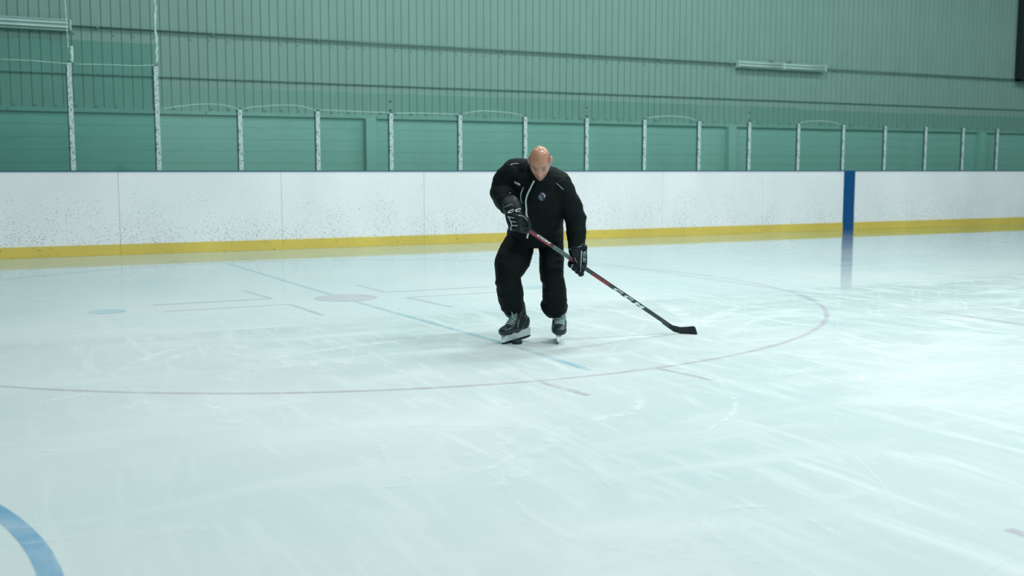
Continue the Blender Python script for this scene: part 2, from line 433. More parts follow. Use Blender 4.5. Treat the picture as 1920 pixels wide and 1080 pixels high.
# screw heads of the cladding, one mesh
bm = bmesh.new()
x = xs0 + .03
while x < 20:
    if x > -13:
        for z in (3.42, Z_BLOCK + .09):
            if random.random() < .75: box(bm, x - .011, x + .011, YB - .012, YB + .02, z - .009, z + .009)
    x += RIB * 2
scr = link_mesh('screw_heads', bm, M['seam'], wall); scr['kind'] = 'stuff'
# unlit wall opening at the upper right, its darkness given by a near-black panel
xd, zd = on_wall(1909, 152, YB - .12)
dk = empty('wall_opening', (xd, YB - .06, zd)); tag(dk, 'near-black panel standing for an unlit opening at the upper right edge of the steel wall', 'wall opening')
link_mesh('panel_face', box_bm(.05, 2.4, -.10, .05, .05, CEIL_Z - zd, .004), M['unlit_opening'], dk)
link_mesh('panel_frame', box_bm(0, .05, -.14, .05, 0, CEIL_Z - zd, .004), M['black'], dk)
link_mesh('panel_frame', box_bm(0, 2.4, -.14, .05, 0, .05, .004), M['black'], dk)

# conduit and unlit strip lights
def z1_at(px): return 42 + (155 - 42) * px / 1920
zc = 3.53
yc = YB - .045
xa = on_wall(131, 50, yc)[0]; xb = on_wall(1381, 115, yc)[0]; xm = on_wall(1465, 119, yc)[0]; xe = on_wall(1543, 124, yc)[0]
def conduit(x0, x1, label):
    t = empty('conduit_pipe', ((x0 + x1) / 2, yc, zc)); tag(t, label, 'pipe')
    h = (x1 - x0) / 2
    bm = bmesh.new(); tube(bm, [(-h, 0, 0), (h, 0, 0)], .015, 8); link_mesh('pipe', bm, M['conduit'], t, True)
    k = -h + .4
    while k < h:
        bm = bmesh.new(); box(bm, k - .02, k + .02, -.02, .032, -.021, .021); bevel(bm, .004); link_mesh('pipe_clip', bm, M['seam'], t); k += 1.83
conduit(xa + .01, xb - .01, 'thin dark conduit pipe running between the two strip light runs on the steel wall')
conduit(xe + .01, xd - .01, 'thin dark conduit pipe right of the twin strip lights, ending at the near-black panel')
def strip_light(x0, x1, label, h=.15, brackets=()):
    t = empty('strip_light', ((x0 + x1) / 2, yc, zc)); tag(t, label, 'light fixture')
    w_ = (x1 - x0) / 2
    link_mesh('housing', box_bm(-w_, w_, -.07, .04, -.035, .045, .006), M['fixture'], t)
    for s in (-1, 1):
        bm = bmesh.new()
        p = [(-.075, .0), (.035, .0), (.035, .006), (-.075, .006)]
        vs = []
        for xx in (-w_, w_):
            vs.append([bm.verts.new((xx, -.02 - (.05 if j in (0, 3) else 0), s * (.03 + (h/2 - .03) * (1 if j in (0, 3) else 0)) + (.006 if j > 1 else 0))) for j in range(4)])
        for j in range(4): bm.faces.new((vs[0][j], vs[1][j], vs[1][(j+1) % 4], vs[0][(j+1) % 4]))
        bm.faces.new(vs[0]); bm.faces.new(vs[1][::-1]); bmesh.ops.recalc_face_normals(bm, faces=bm.faces[:])
        link_mesh('reflector', bm, M['fixture'], t)
        bm = bmesh.new(); tube(bm, [(-w_ + .03, -.095, s * .032), (w_ - .03, -.095, s * .032)], .016, 10); link_mesh('tube_lamp', bm, M['lamp_glass'], t, True)
        link_mesh('end_cap', box_bm(s * w_ - .012, s * w_ + .012, -.115, .03, -h/2, h/2, .004), M['fixture'], t)
    for bx in brackets:
        link_mesh('bracket', box_bm(bx - w_ - .03, bx - w_ + .05, -.05, .03, .045, .105, .006), M['black'], t)
strip_light(xa - 2.44, xa, 'long unlit strip light at the upper left corner of the steel wall', .17)
strip_light(xa - 4.92, xa - 2.48, 'unlit strip light beyond the one at the upper left corner', .17)
strip_light(xb, xm - .016, 'left half of the twin unlit strip lights on the right of the steel wall', .15, (.82 * (xm - xb) / 1.1,))
strip_light(xm + .016, xe, 'right half of the twin unlit strip lights on the right of the steel wall', .15, (.18,))

# ---------------------------------------------------------------- dasher boards with glass
db = empty('dasher_boards', (0, .06, 0)); db.location = (0, 0, 0)
tag(db, 'white dasher boards with yellow kick strip, blue cap rail and tinted glass behind the skater', 'rink boards')
BT = 1.228; KZ = .157
SX0, SX1 = on_wall(1580.5, 400, 0)[0], on_wall(1600.5, 400, 0)[0]
SEAM0 = -6.55; PW = 2.44
bx = [SEAM0 + PW * k for k in range(-3, 10)]
cuts = []
for k in range(len(bx) - 1):
    a, b = bx[k], bx[k + 1]
    if a < SX0 < b: cuts += [(a, SX0)] + ([(SX1, b)] if SX1 < b else [])
    elif a < SX1 < b: cuts += [(SX1, b)]
    else: cuts.append((a, b))
for a, b in cuts:
    if b - a < .05: continue
    link_mesh('board_panel', box_bm(a + .002, b - .002, .0, .02, KZ, BT, .0025), M['board'], db)
    link_mesh('kick_strip', box_bm(a + .001, b - .001, -.010, .02, .0, KZ, .003), M['kick'], db)
link_mesh('blue_stripe', box_bm(SX0, SX1, -.012, .02, 0, BT, .002), M['stripe'], db)
link_mesh('backing_frame', box_bm(bx[0], bx[-1], .021, .10, .01, BT - .01), M['seam'], db)
link_mesh('cap_rail', box_bm(bx[0], bx[-1], -.012, .14, BT, BT + .018, .005), M['cap'], db)
px_posts = [137, 298, 452, 597, 734, 863, 985, 1100, 1208, 1310, 1404, 1496, 1580, 1658, 1734, 1804, 1868]
post_x = [on_wall(p, 300, .03)[0] for p in px_posts]
post_x = [post_x[0] - 2.40, post_x[0] - 1.2] + post_x + [post_x[-1] + 1.2, post_x[-1] + 2.4]
ZS, ZT = 2.19, 2.79
def post_mesh(h):
    bm = bmesh.new(); box(bm, -.033, .033, -.012, .028, BT + .018, h)
    bevel(bm, .004)
    return bm
ps = pt = None; posts = []
for i, x in enumerate(post_x):
    tall = i <= 3
    if tall:
        if pt is None: pt = link_mesh('support_post', post_mesh(ZT), M['post'], db); o = pt
        else: o = share(pt, (0, 0, 0), db)
    else:
        if ps is None: ps = link_mesh('support_post', post_mesh(ZS), M['post'], db); o = ps
        else: o = share(ps, (0, 0, 0), db)
    o.location = (x, .03, 0); posts.append(o)
    # dark gasket down the left of the post, cap on top
    z = ZT if tall else ZS
    link_mesh('post_gasket', box_bm(-.043, -.0335, -.004, .03, BT + .02, z - .01), M['gasket'], o)
    link_mesh('post_cap', box_bm(-.026, .026, -.008, .026, z, z + .018, .004), M['gasket'], o)
    bm = bmesh.new()
    for zz in np.arange(BT + .12, z - .03, .155):
        bmesh.ops.create_cone(bm, cap_ends=True, segments=8, radius1=.007, radius2=.006, depth=.006, matrix=Matrix.Translation((random.choice((-.008, .01)), -.014, zz)) @ Matrix.Rotation(math.pi/2, 4, 'X'))
    g = link_mesh('post_screws', bm, M['gasket'], o); g['kind'] = 'stuff'
for i in range(len(post_x) - 1):
    a, b = post_x[i] + .003, post_x[i + 1] - .003
    top = 3.115 if i < 3 else 2.505
    if i >= 13: top = 2.47
    bm = bmesh.new(); box(bm, a, b, .064, .076, BT + .018, top)
    bm.normal_update()
    for f in bm.faces:
        if abs(f.normal.y) < .5: f.material_index = 1
    mat = M['pane_deep'] if i < 3 else (M['pane_clear'] if i == 11 else M['pane'])
    link_mesh('glass_pane', bm, [mat, M['pane_edge']], db)
# clips and little knobs above three of the posts
for px in (734, 1098, 1404):
    x = on_wall(px, 200, .03)[0]
    o = min(posts, key=lambda q: abs(q.location.x - x))
    for dz in (.05, .19):
        bm = bmesh.new(); bmesh.ops.create_uvsphere(bm, u_segments=8, v_segments=6, radius=.017); bmesh.ops.scale(bm, verts=bm.verts[:], vec=(1.3, .8, .8))
        c = link_mesh('glass_clip', bm, M['gasket'], o, True); c.location = (.0, .015, ZS + dz)
        link_mesh('clip_pad', box_bm(-.02, .02, .028, .036, ZS + dz - .05, ZS + dz + .03, .003), M['grey_piping'], o)
# thin cords bowed along the top of the posts
def cord(pts, label, r=.004, name='cord'):
    bm = bmesh.new()
    pts = [Vector((on_wall(x, y, yp)[0], yp, on_wall(x, y, yp)[1])) for x, y, yp in pts]
    pp = [Vector(p[:3]) for p in catmull([tuple(p) for p in pts], 6)]
    c = pp[0].copy()
    tube(bm, [p - c for p in pp], r, 6)
    o = link_mesh(name, bm, M['cord'], None, True); o.location = c; tag(o, label, 'cord'); return o
cord([(303, 204, .008), (345, 198, .008), (385, 195, .008), (420, 197, .008), (447, 204, .008)], 'pale thin cord bowed above the glass right of the tall post')
cord([(457, 203, .008), (490, 199, .008), (530, 197, .008), (565, 199, .008), (592, 207, .008)], 'pale thin cord bowed between the second and third short posts from the left')
cord([(868, 213, .008), (900, 208, .008), (930, 209, .008), (960, 212, .008), (980, 217, .008)], 'pale thin cord bowed above the glass at the left of the skater')
cord([(1214, 221, .008), (1240, 218, .008), (1270, 218, .008), (1292, 221, .008), (1305, 226, .008)], 'pale thin cord bowed above the glass under the twin strip lights')
cord([(1500, 230, .008), (1520, 227, .008), (1545, 227, .008), (1562, 229, .008), (1577, 234, .008)], 'pale thin cord bowed above the glass left of the blue board stripe')
cord([(0, 111, .008), (50, 113, .008), (100, 117, .008), (133, 120, .008)], 'pale thin cord strung across the glass left of the first tall post')
cord([(141, 120, .008), (200, 121, .008), (250, 123, .008), (290, 122, .008)], 'pale thin cord strung between the two tall posts')
cord([(600, 206, .008), (650, 208, .008), (700, 210, .008), (730, 211, .008)], 'pale thin cord lying nearly straight before the first pilaster')
cord([(738, 212, .008), (790, 212, .008), (830, 213, .008), (860, 214, .008)], 'pale thin cord lying nearly straight right of the first pilaster')
def rope(px0, y0, px1, y1, label, r, yp=.045, jit=.012):
    a = on_wall(px0, y0, yp); b = on_wall(px1, y1, yp)
    n = 26; bm = bmesh.new(); pts = []
    for i in range(n + 1):
        t = i / n
        pts.append((a[0] + (b[0] - a[0]) * t + random.uniform(-jit, jit), yp + random.uniform(-jit, jit) * .6, a[1] + (b[1] - a[1]) * t, r * random.uniform(.7, 1.35), r * random.uniform(.7, 1.35)))
    c = Vector(pts[0][:3]); pts = [(p[0] - c.x, p[1] - c.y, p[2] - c.z, p[3], p[4]) for p in pts]
    loft(bm, pts, (0, 1, 0), 2, 7, True, False)
    o = link_mesh('hanging_rope', bm, M['cord'], None, True); o.location = c; tag(o, label, 'rope')
rope(289, -60, 294, 118, 'frayed pale rope hanging down to the top of the second tall post', .015)
rope(134, 88, 134, 115, 'short tuft of frayed pale rope on top of the first tall post', .016, yp=.03, jit=.015)
rope(117, -60, 128, 90, 'thin pale rope hanging past the long strip light at the upper left', .006, jit=.004)

# boards and signs on the far side, seen only mirrored in the glass
ob = empty('dasher_boards', (0, -26, 0)); tag(ob, 'white boards on the far side of the ice behind the photographer', 'rink boards')
link_mesh('board_panel', box_bm(-24, 28, -.05, 0, KZ, BT, .003), M['board'], ob)
link_mesh('kick_strip', box_bm(-24, 28, -.05, .01, 0, KZ, .003), M['kick'], ob)
link_mesh('cap_rail', box_bm(-24, 28, -.08, .01, BT, BT + .02, .003), M['cap'], ob)

def wall_word(word, px0, px1, pz0, pz1, label):
    yw = 27.1
    x0 = on_wall(px0, (pz0 + pz1) / 2, yw)[0]; x1 = on_wall(px1, (pz0 + pz1) / 2, yw)[0]
    z1 = on_wall((px0 + px1) / 2, pz0, yw)[1]; z0 = on_wall((px0 + px1) / 2, pz1, yw)[1]
    bm = text_mesh(word, .03)
    for v in bm.verts: v.co = (-(v.co.x - .5) * (x1 - x0), 0, (v.co.y) * (z1 - z0))
    o = link_mesh('wall_lettering', bm, M['black']); o.location = ((x0 + x1) / 2, YF + .02, z0); tag(o, label, 'lettering')
wall_word('HOME', 1256, 1312, 245, 261, 'dark HOME lettering on the far wall, seen only mirrored in the glass')
wall_word('GUEST', 622, 668, 231, 246, 'dark GUEST lettering on the far wall, seen only mirrored in the glass')

# ---------------------------------------------------------------- paint in the ice
def ribbon_mesh(pts, wd, z, closed=False):
    bm = bmesh.new(); n = len(pts); L_, R_ = [], []
    for i in range(n):
        a = Vector(pts[i-1] if (i or closed) else pts[i]); b = Vector(pts[(i+1) % n] if (i < n - 1 or closed) else pts[i])
        t = (b - a).normalized(); nn = Vector((-t.y, t.x)) * wd / 2; p = Vector(pts[i])
        L_.append(bm.verts.new((p.x + nn.x, p.y + nn.y, z))); R_.append(bm.verts.new((p.x - nn.x, p.y - nn.y, z)))
    for i in range(n if closed else n - 1):
        j = (i + 1) % n; bm.faces.new((R_[i], R_[j], L_[j], L_[i]))
    return bm
CX, CY, CR = -5.33, -6.69, 4.57
def arc(cx, cy, r, a0, a1, n): return [(cx + r * math.cos(a0 + (a1 - a0) * i / n), cy + r * math.sin(a0 + (a1 - a0) * i / n)) for i in range(n + 1)]
link_mesh('painted_circle', ribbon_mesh(arc(CX, CY, CR, 0, 2 * math.pi, 128)[:-1], .044, .0006, True), M['red_paint'], floor)
def disc(cx, cy, r, z, seg=40):
    bm = bmesh.new(); bm.faces.new([bm.verts.new((cx + r * math.cos(2*math.pi*i/seg), cy + r * math.sin(2*math.pi*i/seg), z)) for i in range(seg)]); return bm
link_mesh('faceoff_dot', disc(CX, CY, .31, .0010), M['red_paint'], floor)
link_mesh('painted_spot', disc(-7.56, -6.70, .165, .0006), M['teal_dot'], floor)
link_mesh('painted_spot', disc(-3.20, -6.74, .165, .0006), M['teal_dot'], floor)
link_mesh('painted_line', ribbon_mesh([(-5.47, -2.1), (-5.42, -4.6), (-5.34, -7.2), (-5.24, -9.3), (-5.20, -10.3), (-5.215, -11.1)], .05, .0008), M['blue_paint'], floor)
link_mesh('painted_line', ribbon_mesh([(-1.0, -.02), (-1.0, -26)], .05, .0004), M['red_paint'], floor)
link_mesh('painted_line', ribbon_mesh([(7.93, -.02), (7.8, -2.4), (7.4, -4.6), (7.3, -9)], .04, .0004), M['red_paint'], floor)
for p in ([(-6.07, -5.6), (-6.0, -6.41), (-7.12, -6.41)], [(-7.10, -6.93), (-5.96, -6.93), (-5.92, -7.82)],
          [(-4.84, -5.6), (-4.80, -6.41), (-3.62, -6.42)], [(-3.8, -6.94), (-4.78, -6.94), (-4.69, -7.84)]):
    for q in range(2): link_mesh('hash_mark', ribbon_mesh(p[q:q+2], .045, .0006 + .0003 * q), M['red_paint'], floor)
for p in ([(-6.05, -1.4), (-6.02, -2.05)], [(-5.10, -1.3), (-5.07, -2.0)], [(-5.68, -11.24), (-5.62, -11.75)], [(-4.80, -11.22), (-4.72, -11.72)], [(-5.49, -14.36), (-5.5, -14.9)]):
    link_mesh('hash_mark', ribbon_mesh(p, .045, .0007), M['red_paint'], floor)
link_mesh('painted_circle', ribbon_mesh(arc(-8.52 - 3.0, -13.35, 3.0, 0, 2 * math.pi, 128)[:-1], .075, .0006, True), M['deep_blue'], floor)

# ---------------------------------------------------------------- skate marks scraped in the ice
class Marks:
    def __init__(s): s.v = []; s.f = []; s.uv = []; s.fade = []
    def add(s, pts, wd, fade, z):
        n = len(pts); b = len(s.v)
        for i, p in enumerate(pts):
            a = Vector(pts[max(i-1, 0)]); c = Vector(pts[min(i+1, n-1)]); t = (c - a); t.normalize()
            nn = Vector((-t.y, t.x)) * wd / 2
            s.v += [(p[0] + nn.x, p[1] + nn.y, z), (p[0] - nn.x, p[1] - nn.y, z)]; s.uv += [(i / (n-1), 1), (i / (n-1), 0)]; s.fade += [fade, fade]
        for i in range(n - 1):
            s.f.append((b + 2*i + 1, b + 2*i + 3, b + 2*i + 2, b + 2*i))
    def build(s, name):
        me = bpy.data.meshes.new(name); me.from_pydata(s.v, [], s.f)
        uvl = me.uv_layers.new(name='UVMap')
        for l in me.loops: uvl.data[l.index].uv = s.uv[l.vertex_index]
        at = me.attributes.new('fade', 'FLOAT', 'POINT'); at.data.foreach_set('value', s.fade)
        o = bpy.data.objects.new(name, me); C.objects.link(o); me.materials.append(M['snow']); o.parent = floor; o['kind'] = 'stuff'; return o
mk = Marks()
def px_arc(pts, wd, fade):
    fade = min(1, fade * 1.05)
    pp = [tuple(on_ice(x, y).xy) for x, y in pts]; pp = [tuple(p[:2]) for p in catmull([(*p, 0) for p in pp], 8)]
    ln = sum(math.dist(pp[i], pp[i+1]) for i in range(len(pp) - 1))
    if wd > .17 or wd > .3 * ln:      # broad scraped patches are straight strokes
        a, b = Vector(pp[0]), Vector(pp[-1]); pp = [tuple(a.lerp(b, i / 6)) for i in range(7)]
    mk.add(pp, wd, fade, .0016 + .00002 * len(mk.f) / 30)
# the broad ones that read in the photograph
for a in (
    ([(1240, 565), (1275, 585), (1310, 605), (1335, 622)], .22, .8), ([(1255, 610), (1300, 605), (1345, 590), (1378, 578)], .12, .8),
    ([(1180, 640), (1280, 618), (1370, 585), (1385, 565)], .10, .7), ([(1340, 640), (1390, 615), (1440, 590)], .12, .6),
    ([(1090, 560), (1180, 545), (1290, 560)], .3, .45), ([(440, 690), (560, 665), (700, 645), (860, 630)], .13, .85),
    ([(430, 690), (520, 680), (640, 680), (700, 676)], .3, .8), ([(560, 700), (640, 680), (690, 668)], .45, .7),
    ([(180, 720), (235, 690), (310, 660), (390, 640)], .10, .7), ([(240, 700), (300, 680), (380, 655), (470, 640)], .10, .6),
    ([(375, 720), (395, 760), (430, 790), (460, 798)], .12, .8), ([(400, 715), (430, 720), (470, 705)], .35, .6),
    ([(220, 760), (250, 768), (280, 762)], .35, .8), ([(70, 757), (100, 750), (150, 742), (200, 730)], .06, .8),
    ([(0, 915), (35, 895), (80, 880)], .035, .8), ([(70, 845), (110, 845), (150, 842)], .035, .7), ([(0, 1022), (60, 1018), (120, 1010), (190, 1007)], .012, .9),
    ([(1160, 715), (1195, 740), (1190, 770), (1130, 785), (1040, 800)], .10, .95), ([(1080, 790), (1040, 820), (1010, 850), (960, 890)], .13, .95),
    ([(1000, 790), (950, 830), (900, 850), (830, 880)], .10, .7), ([(1240, 690), (1330, 710), (1375, 745), (1370, 780), (1330, 805), (1310, 830)], .05, .9),
    ([(720, 800), (715, 840), (740, 880), (790, 905)], .05, .7), ([(880, 890), (940, 870), (1000, 830)], .05, .8),
    ([(1100, 690), (1170, 640), (1220, 600)], .05, .6), ([(1400, 700), (1440, 690), (1520, 680), (1600, 690)], .25, .7),
    ([(1520, 715), (1600, 690), (1700, 680), (1820, 700)], .35, .75), ([(1500, 750), (1620, 745), (1760, 750), (1900, 760)], .3, .7),
    ([(1600, 690), (1620, 710), (1600, 730)], .08, .9), ([(1640, 668), (1665, 690), (1690, 712)], .05, .9),
    ([(1570, 655), (1680, 648), (1800, 655), (1910, 668)], .10, .7), ([(1700, 595), (1800, 598), (1920, 618)], .16, .9),
    ([(1430, 655), (1500, 668), (1560, 675)], .10, .8), ([(1650, 620), (1740, 640), (1900, 632)], .3, .55),
    ([(1550, 940), (1660, 918)], .12, .8), ([(1300, 940), (1320, 990), (1380, 1030), (1440, 1060)], .06, .6),
    ([(1500, 970), (1540, 985), (1570, 1015)], .04, .8), ([(1330, 960), (1420, 950), (1520, 975)], .05, .6),
    ([(1000, 710), (1045, 715), (1060, 735)], .04, .7), ([(930, 905), (1000, 880)], .15, .8),
    ([(900, 910), (940, 920), (985, 895)], .2, .8), ([(150, 1070), (250, 1010), (340, 990), (420, 1000)], .15, .5),
    ([(1080, 1070), (1200, 1000), (1330, 960), (1500, 950)], .2, .4), ([(1380, 650), (1500, 640), (1560, 625)], .05, .7),
): px_arc(*a)
for k in range(330):
    x = random.uniform(-11.5, 6.5); y = random.uniform(-14.6, -7.6)
    if x < -7.6 and random.random() < .75: continue
    if y > -8.8 and random.random() < .5: continue
    r = random.uniform(.5, 5); a0 = random.uniform(0, 2 * math.pi); ln = random.uniform(.25, 1.9) / r
    pts = arc(x, y, r, a0, a0 + ln, 8); o_ = Vector(pts[4]) - Vector((x, y)); pts = [(p[0] - o_.x, p[1] - o_.y) for p in pts]
    thin = random.random() < .7
    mk.add(pts, random.uniform(.012, .035) if thin else min(random.uniform(.06, .26), .5 * r), random.uniform(.25, .7) if thin else random.uniform(.15, .45), .0017 + k * 2e-6)
mk.build('skate_marks')
#@@PERSON@@
# ---------------------------------------------------------------- the skater
G = Vector((45 / F_PX * 7.75, 7.78, 0))
def P(px, py, Y):
    return V(px, py, Y) - G
def S(px, py, Y, hw, dep):
    """a cross-section: centre pixel at forward distance Y, half width in pixels, half depth in metres"""
    p = P(px, py, Y); return (p.x, p.y, p.z, hw * Y / F_PX, dep)
UPY = (0, 1, 0)
person = empty('person', to_world(G), -YAW)
tag(person, 'bald skater in black jacket and trousers bending over his hockey stick', 'person')

def fold(co, amp, f=(9, 9, 16), seed=0, ridge=.5):
    q = Vector((co[0] * f[0] + seed, co[1] * f[1], co[2] * f[2]))
    q += mnoise.noise_vector(q * .6) * .8
    a = mnoise.noise(q); r = 1 - 2 * abs(mnoise.noise(q * .8 + Vector((5, 3, 1))))
    return amp * (a * (1 - ridge) + r * ridge)

# body: head, neck, trunk, limbs and hands in one skin (mostly under the clothes)
HEADC = P(1012.5, 303.5, 7.42)
phi = math.radians(48)
hf = Vector((-.05, -math.cos(phi), -math.sin(phi))).normalized()
hr = Vector((1, -.03, .075)); hr = (hr - hf * hr.dot(hf)).normalized()
hu = hr.cross(-hf).normalized()
if hu.z < 0: hu = -hu
HM = Matrix((( hr.x, hf.x, hu.x, HEADC.x), (hr.y, hf.y, hu.y, HEADC.y), (hr.z, hf.z, hu.z, HEADC.z), (0, 0, 0, 1)))
def gs(v, s): return math.exp(-(v / s) ** 2)
def head_bm(bm):
    nu, nv = 72, 60; rows = []
    for j in range(1, nv):
        th = math.pi * j / nv; row = []
        for i in range(nu):
            a = 2 * math.pi * i / nu
            x = math.sin(th) * math.cos(a); y = math.sin(th) * math.sin(a); z = math.cos(th)
            X = .0735 * x; Y = .097 * y; Z = .116 * z
            if z < 0:
                t = -z; Z *= 1.04
                if y > 0: Y *= min(2.4, (max(0, 1 - t ** 3.6)) ** .5 / max(math.sin(th), .02))
                X *= 1 - .30 * t ** 1.6; Y = Y * (1 - .16 * t) + .020 * t
                if y < 0: Y *= 1 - .35 * t
            else:
                X *= 1 + .05 * z * (1 - z) * 4 * (.6 if y > 0 else 1.0)
                Y -= .006 * z
            if y > .1:
                k = min(1, (y - .1) / .4)
                d = 0
                d += .006 * gs(Z - .034, .011) * gs(abs(X) - .026, .026)       # brow ridge
                d -= .010 * gs(Z - .014, .012) * gs(abs(X) - .031, .015)       # sockets
                d += .004 * gs(Z - .013, .007) * gs(abs(X) - .031, .011)       # closed lids
                pr = 0
                if -.048 < Z < .03: pr = min(1, (.03 - Z) / .06) * min(1, max(0, (Z + .048) / .010))
                d += .024 * pr * gs(X, .0095 + .006 * min(1, (.03 - Z) / .07 if Z < .03 else 0))
                d += .005 * gs(Z + .020, .018) * gs(abs(X) - .044, .018)       # cheekbones
                d -= .004 * gs(Z + .048, .014) * gs(abs(X) - .046, .014)
                d += .006 * gs(Z + .060, .012) * gs(X, .027)
                d += .004 * (gs(Z + .0565, .0035) + gs(Z + .067, .004)) * gs(X, .020)
                d -= .005 * gs(Z + .0617, .0022) * gs(X, .023)
                d -= .004 * gs(Z + .078, .007) * gs(X, .022)
                d += .009 * gs(Z + .097, .015) * gs(X, .022)
                Y += d * k
            row.append(bm.verts.new(HM @ Vector((X, Y, Z))))
        rows.append(row)
    top = bm.verts.new(HM @ Vector((0, -.006, .116))); bot = bm.verts.new(HM @ Vector((0, .030, -.1205)))
    for j in range(len(rows) - 1):
        for i in range(nu): bm.faces.new((rows[j][i], rows[j+1][i], rows[j+1][(i+1) % nu], rows[j][(i+1) % nu]))
    for i in range(nu):
        bm.faces.new((top, rows[0][i], rows[0][(i+1) % nu])); bm.faces.new((bot, rows[-1][(i+1) % nu], rows[-1][i]))
    for s in (-1, 1):     # ears: a rim round a hollow
        pts = []
        for k in range(13):
            a = -2.1 + 4.5 * k / 12
            p = HM @ Vector((s * (.0755 + .007 * max(0, math.cos(a - .6))), -.012 - .014 * math.cos(a) , .002 + .029 * math.sin(a)))
            pts.append((p.x, p.y, p.z, .0048, .0048))
        loft(bm, pts, (1, 0, 0), 1, 8)
        a = HM @ Vector((s * .073, -.004, -.024)); b = HM @ Vector((s * .076, -.014, .022))
        loft(bm, [(a.x, a.y, a.z, .006, .006), (*(a.lerp(b, .5)), .007, .013), (b.x, b.y, b.z, .005, .008)], (1, 0, 0), 2, 10)
bm = bmesh.new()
head_bm(bm)
nk0 = HM @ Vector((0, -.035, -.04)); nk1 = P(1008, 336, 7.60); nk2 = P(1006, 362, 7.70)
loft(bm, [(*nk0, .052, .052), (*nk1, .058, .060), (*nk2, .075, .075)], (1, 0, 0), 4, 20)
loft(bm, [S(1004, 350, 7.66, 34, .09), S(1008, 400, 7.76, 36, .10), S(1004, 435, 7.88, 36, .08)], UPY, 4, 20)
loft(bm, [S(968, 322, 7.66, 14, .055), S(1048, 345, 7.64, 14, .055)], UPY, 2, 16)
ARM_R = [(966, 322, 7.66), (941, 360, 7.67), (960, 396, 7.44)]
ARM_L = [(1050, 345, 7.63), (1078, 405, 7.70), (1082, 462, 7.67)]
for A in (ARM_R, ARM_L):
    loft(bm, [S(*A[0], 12, .048), S(*A[1], 10, .038), S(*A[2], 7.5, .028)], UPY, 4, 14)
LEG_R = [(976, 448, 7.90), (953, 510, 7.70), (965, 585, 7.84)]
LEG_L = [(1032, 448, 7.90), (1036, 515, 7.74), (1042, 586, 7.86)]
for A in (LEG_R, LEG_L):
    loft(bm, [S(*A[0], 22, .085), S(*A[1], 15, .06), S(*A[2], 7.5, .030)], UPY, 4, 16)
F1 = []; F2 = []
for i in range(4):
    F1.append([P(956 + i * .6, 405.5 + 7.6 * i, 7.385), P(965 + i * .4, 405 + 8.0 * i, 7.345), P(976, 408 + 8.0 * i, 7.335), P(985, 412 + 7.4 * i, 7.36), P(988, 414 + 7.2 * i, 7.40)])
    F2.append([P(1078 + 5 * i, 482 + 5 * i, 7.73), P(1070 + 6.2 * i, 489 + 6 * i, 7.70), P(1068.5 + 6.2 * i, 498 + 5.6 * i, 7.655), P(1075 + 5.8 * i, 499 + 5 * i, 7.625)])
T1 = [P(972, 404, 7.37), P(984, 408, 7.335), P(991.5, 419, 7.345), P(991, 430, 7.37)]
T2 = [P(1093, 480, 7.64), P(1096.5, 494, 7.615), P(1093, 506, 7.62), P(1088, 514, 7.63)]
PALM1 = [S(963, 398, 7.42, 11, .020), S(967, 412, 7.39, 11, .018), S(970, 421, 7.385, 9, .014)]
PALM2 = [S(1083, 466, 7.67, 9, .024), S(1086, 482, 7.67, 10, .026), S(1089, 492, 7.67, 7, .020)]
for Q in (PALM1, PALM2): loft(bm, Q, UPY, 3, 14)
for fs in (F1, F2):
    for f in fs: loft(bm, [(*p, .0078, .0078) for p in f], (0, 0, 1), 3, 8)
for f in (T1, T2): loft(bm, [(*p, .0085, .0085) for p in f], (0, 0, 1), 3, 8)
body_me = remesh(bm, .0038, 2, .4)

def skin_mat():
    m, t, out = nt('skin')
    b = N(t, 'ShaderNodeBsdfPrincipled')
    at = N(t, 'ShaderNodeAttribute', attribute_name='tone')
    nz = mapped_noise(t, 60, 3); r = ramp(t, nz.outputs[0], [(.3, .90), (.7, 1.08)])
    mx = N(t, 'ShaderNodeMix', data_type='RGBA', blend_type='MULTIPLY'); mx.inputs[0].default_value = 1
    L(t, at.outputs['Color'], mx.inputs[6]); L(t, r.outputs[0], mx.inputs[7])
    L(t, mx.outputs[2], b.inputs['Base Color']); b.inputs['Roughness'].default_value = .24
    b.inputs['Specular IOR Level'].default_value = .6
    b.inputs['Subsurface Weight'].default_value = .08; b.inputs['Subsurface Radius'].default_value = (.02, .008, .005); b.inputs['Subsurface Scale'].default_value = .3
    L(t, b.outputs[0], out.inputs[0]); return m
M['skin'] = skin_mat()
HI = HM.inverted()
att = body_me.color_attributes.new('tone', 'FLOAT_COLOR', 'POINT')
SK = np.array((.56, .285, .195)); cols = []
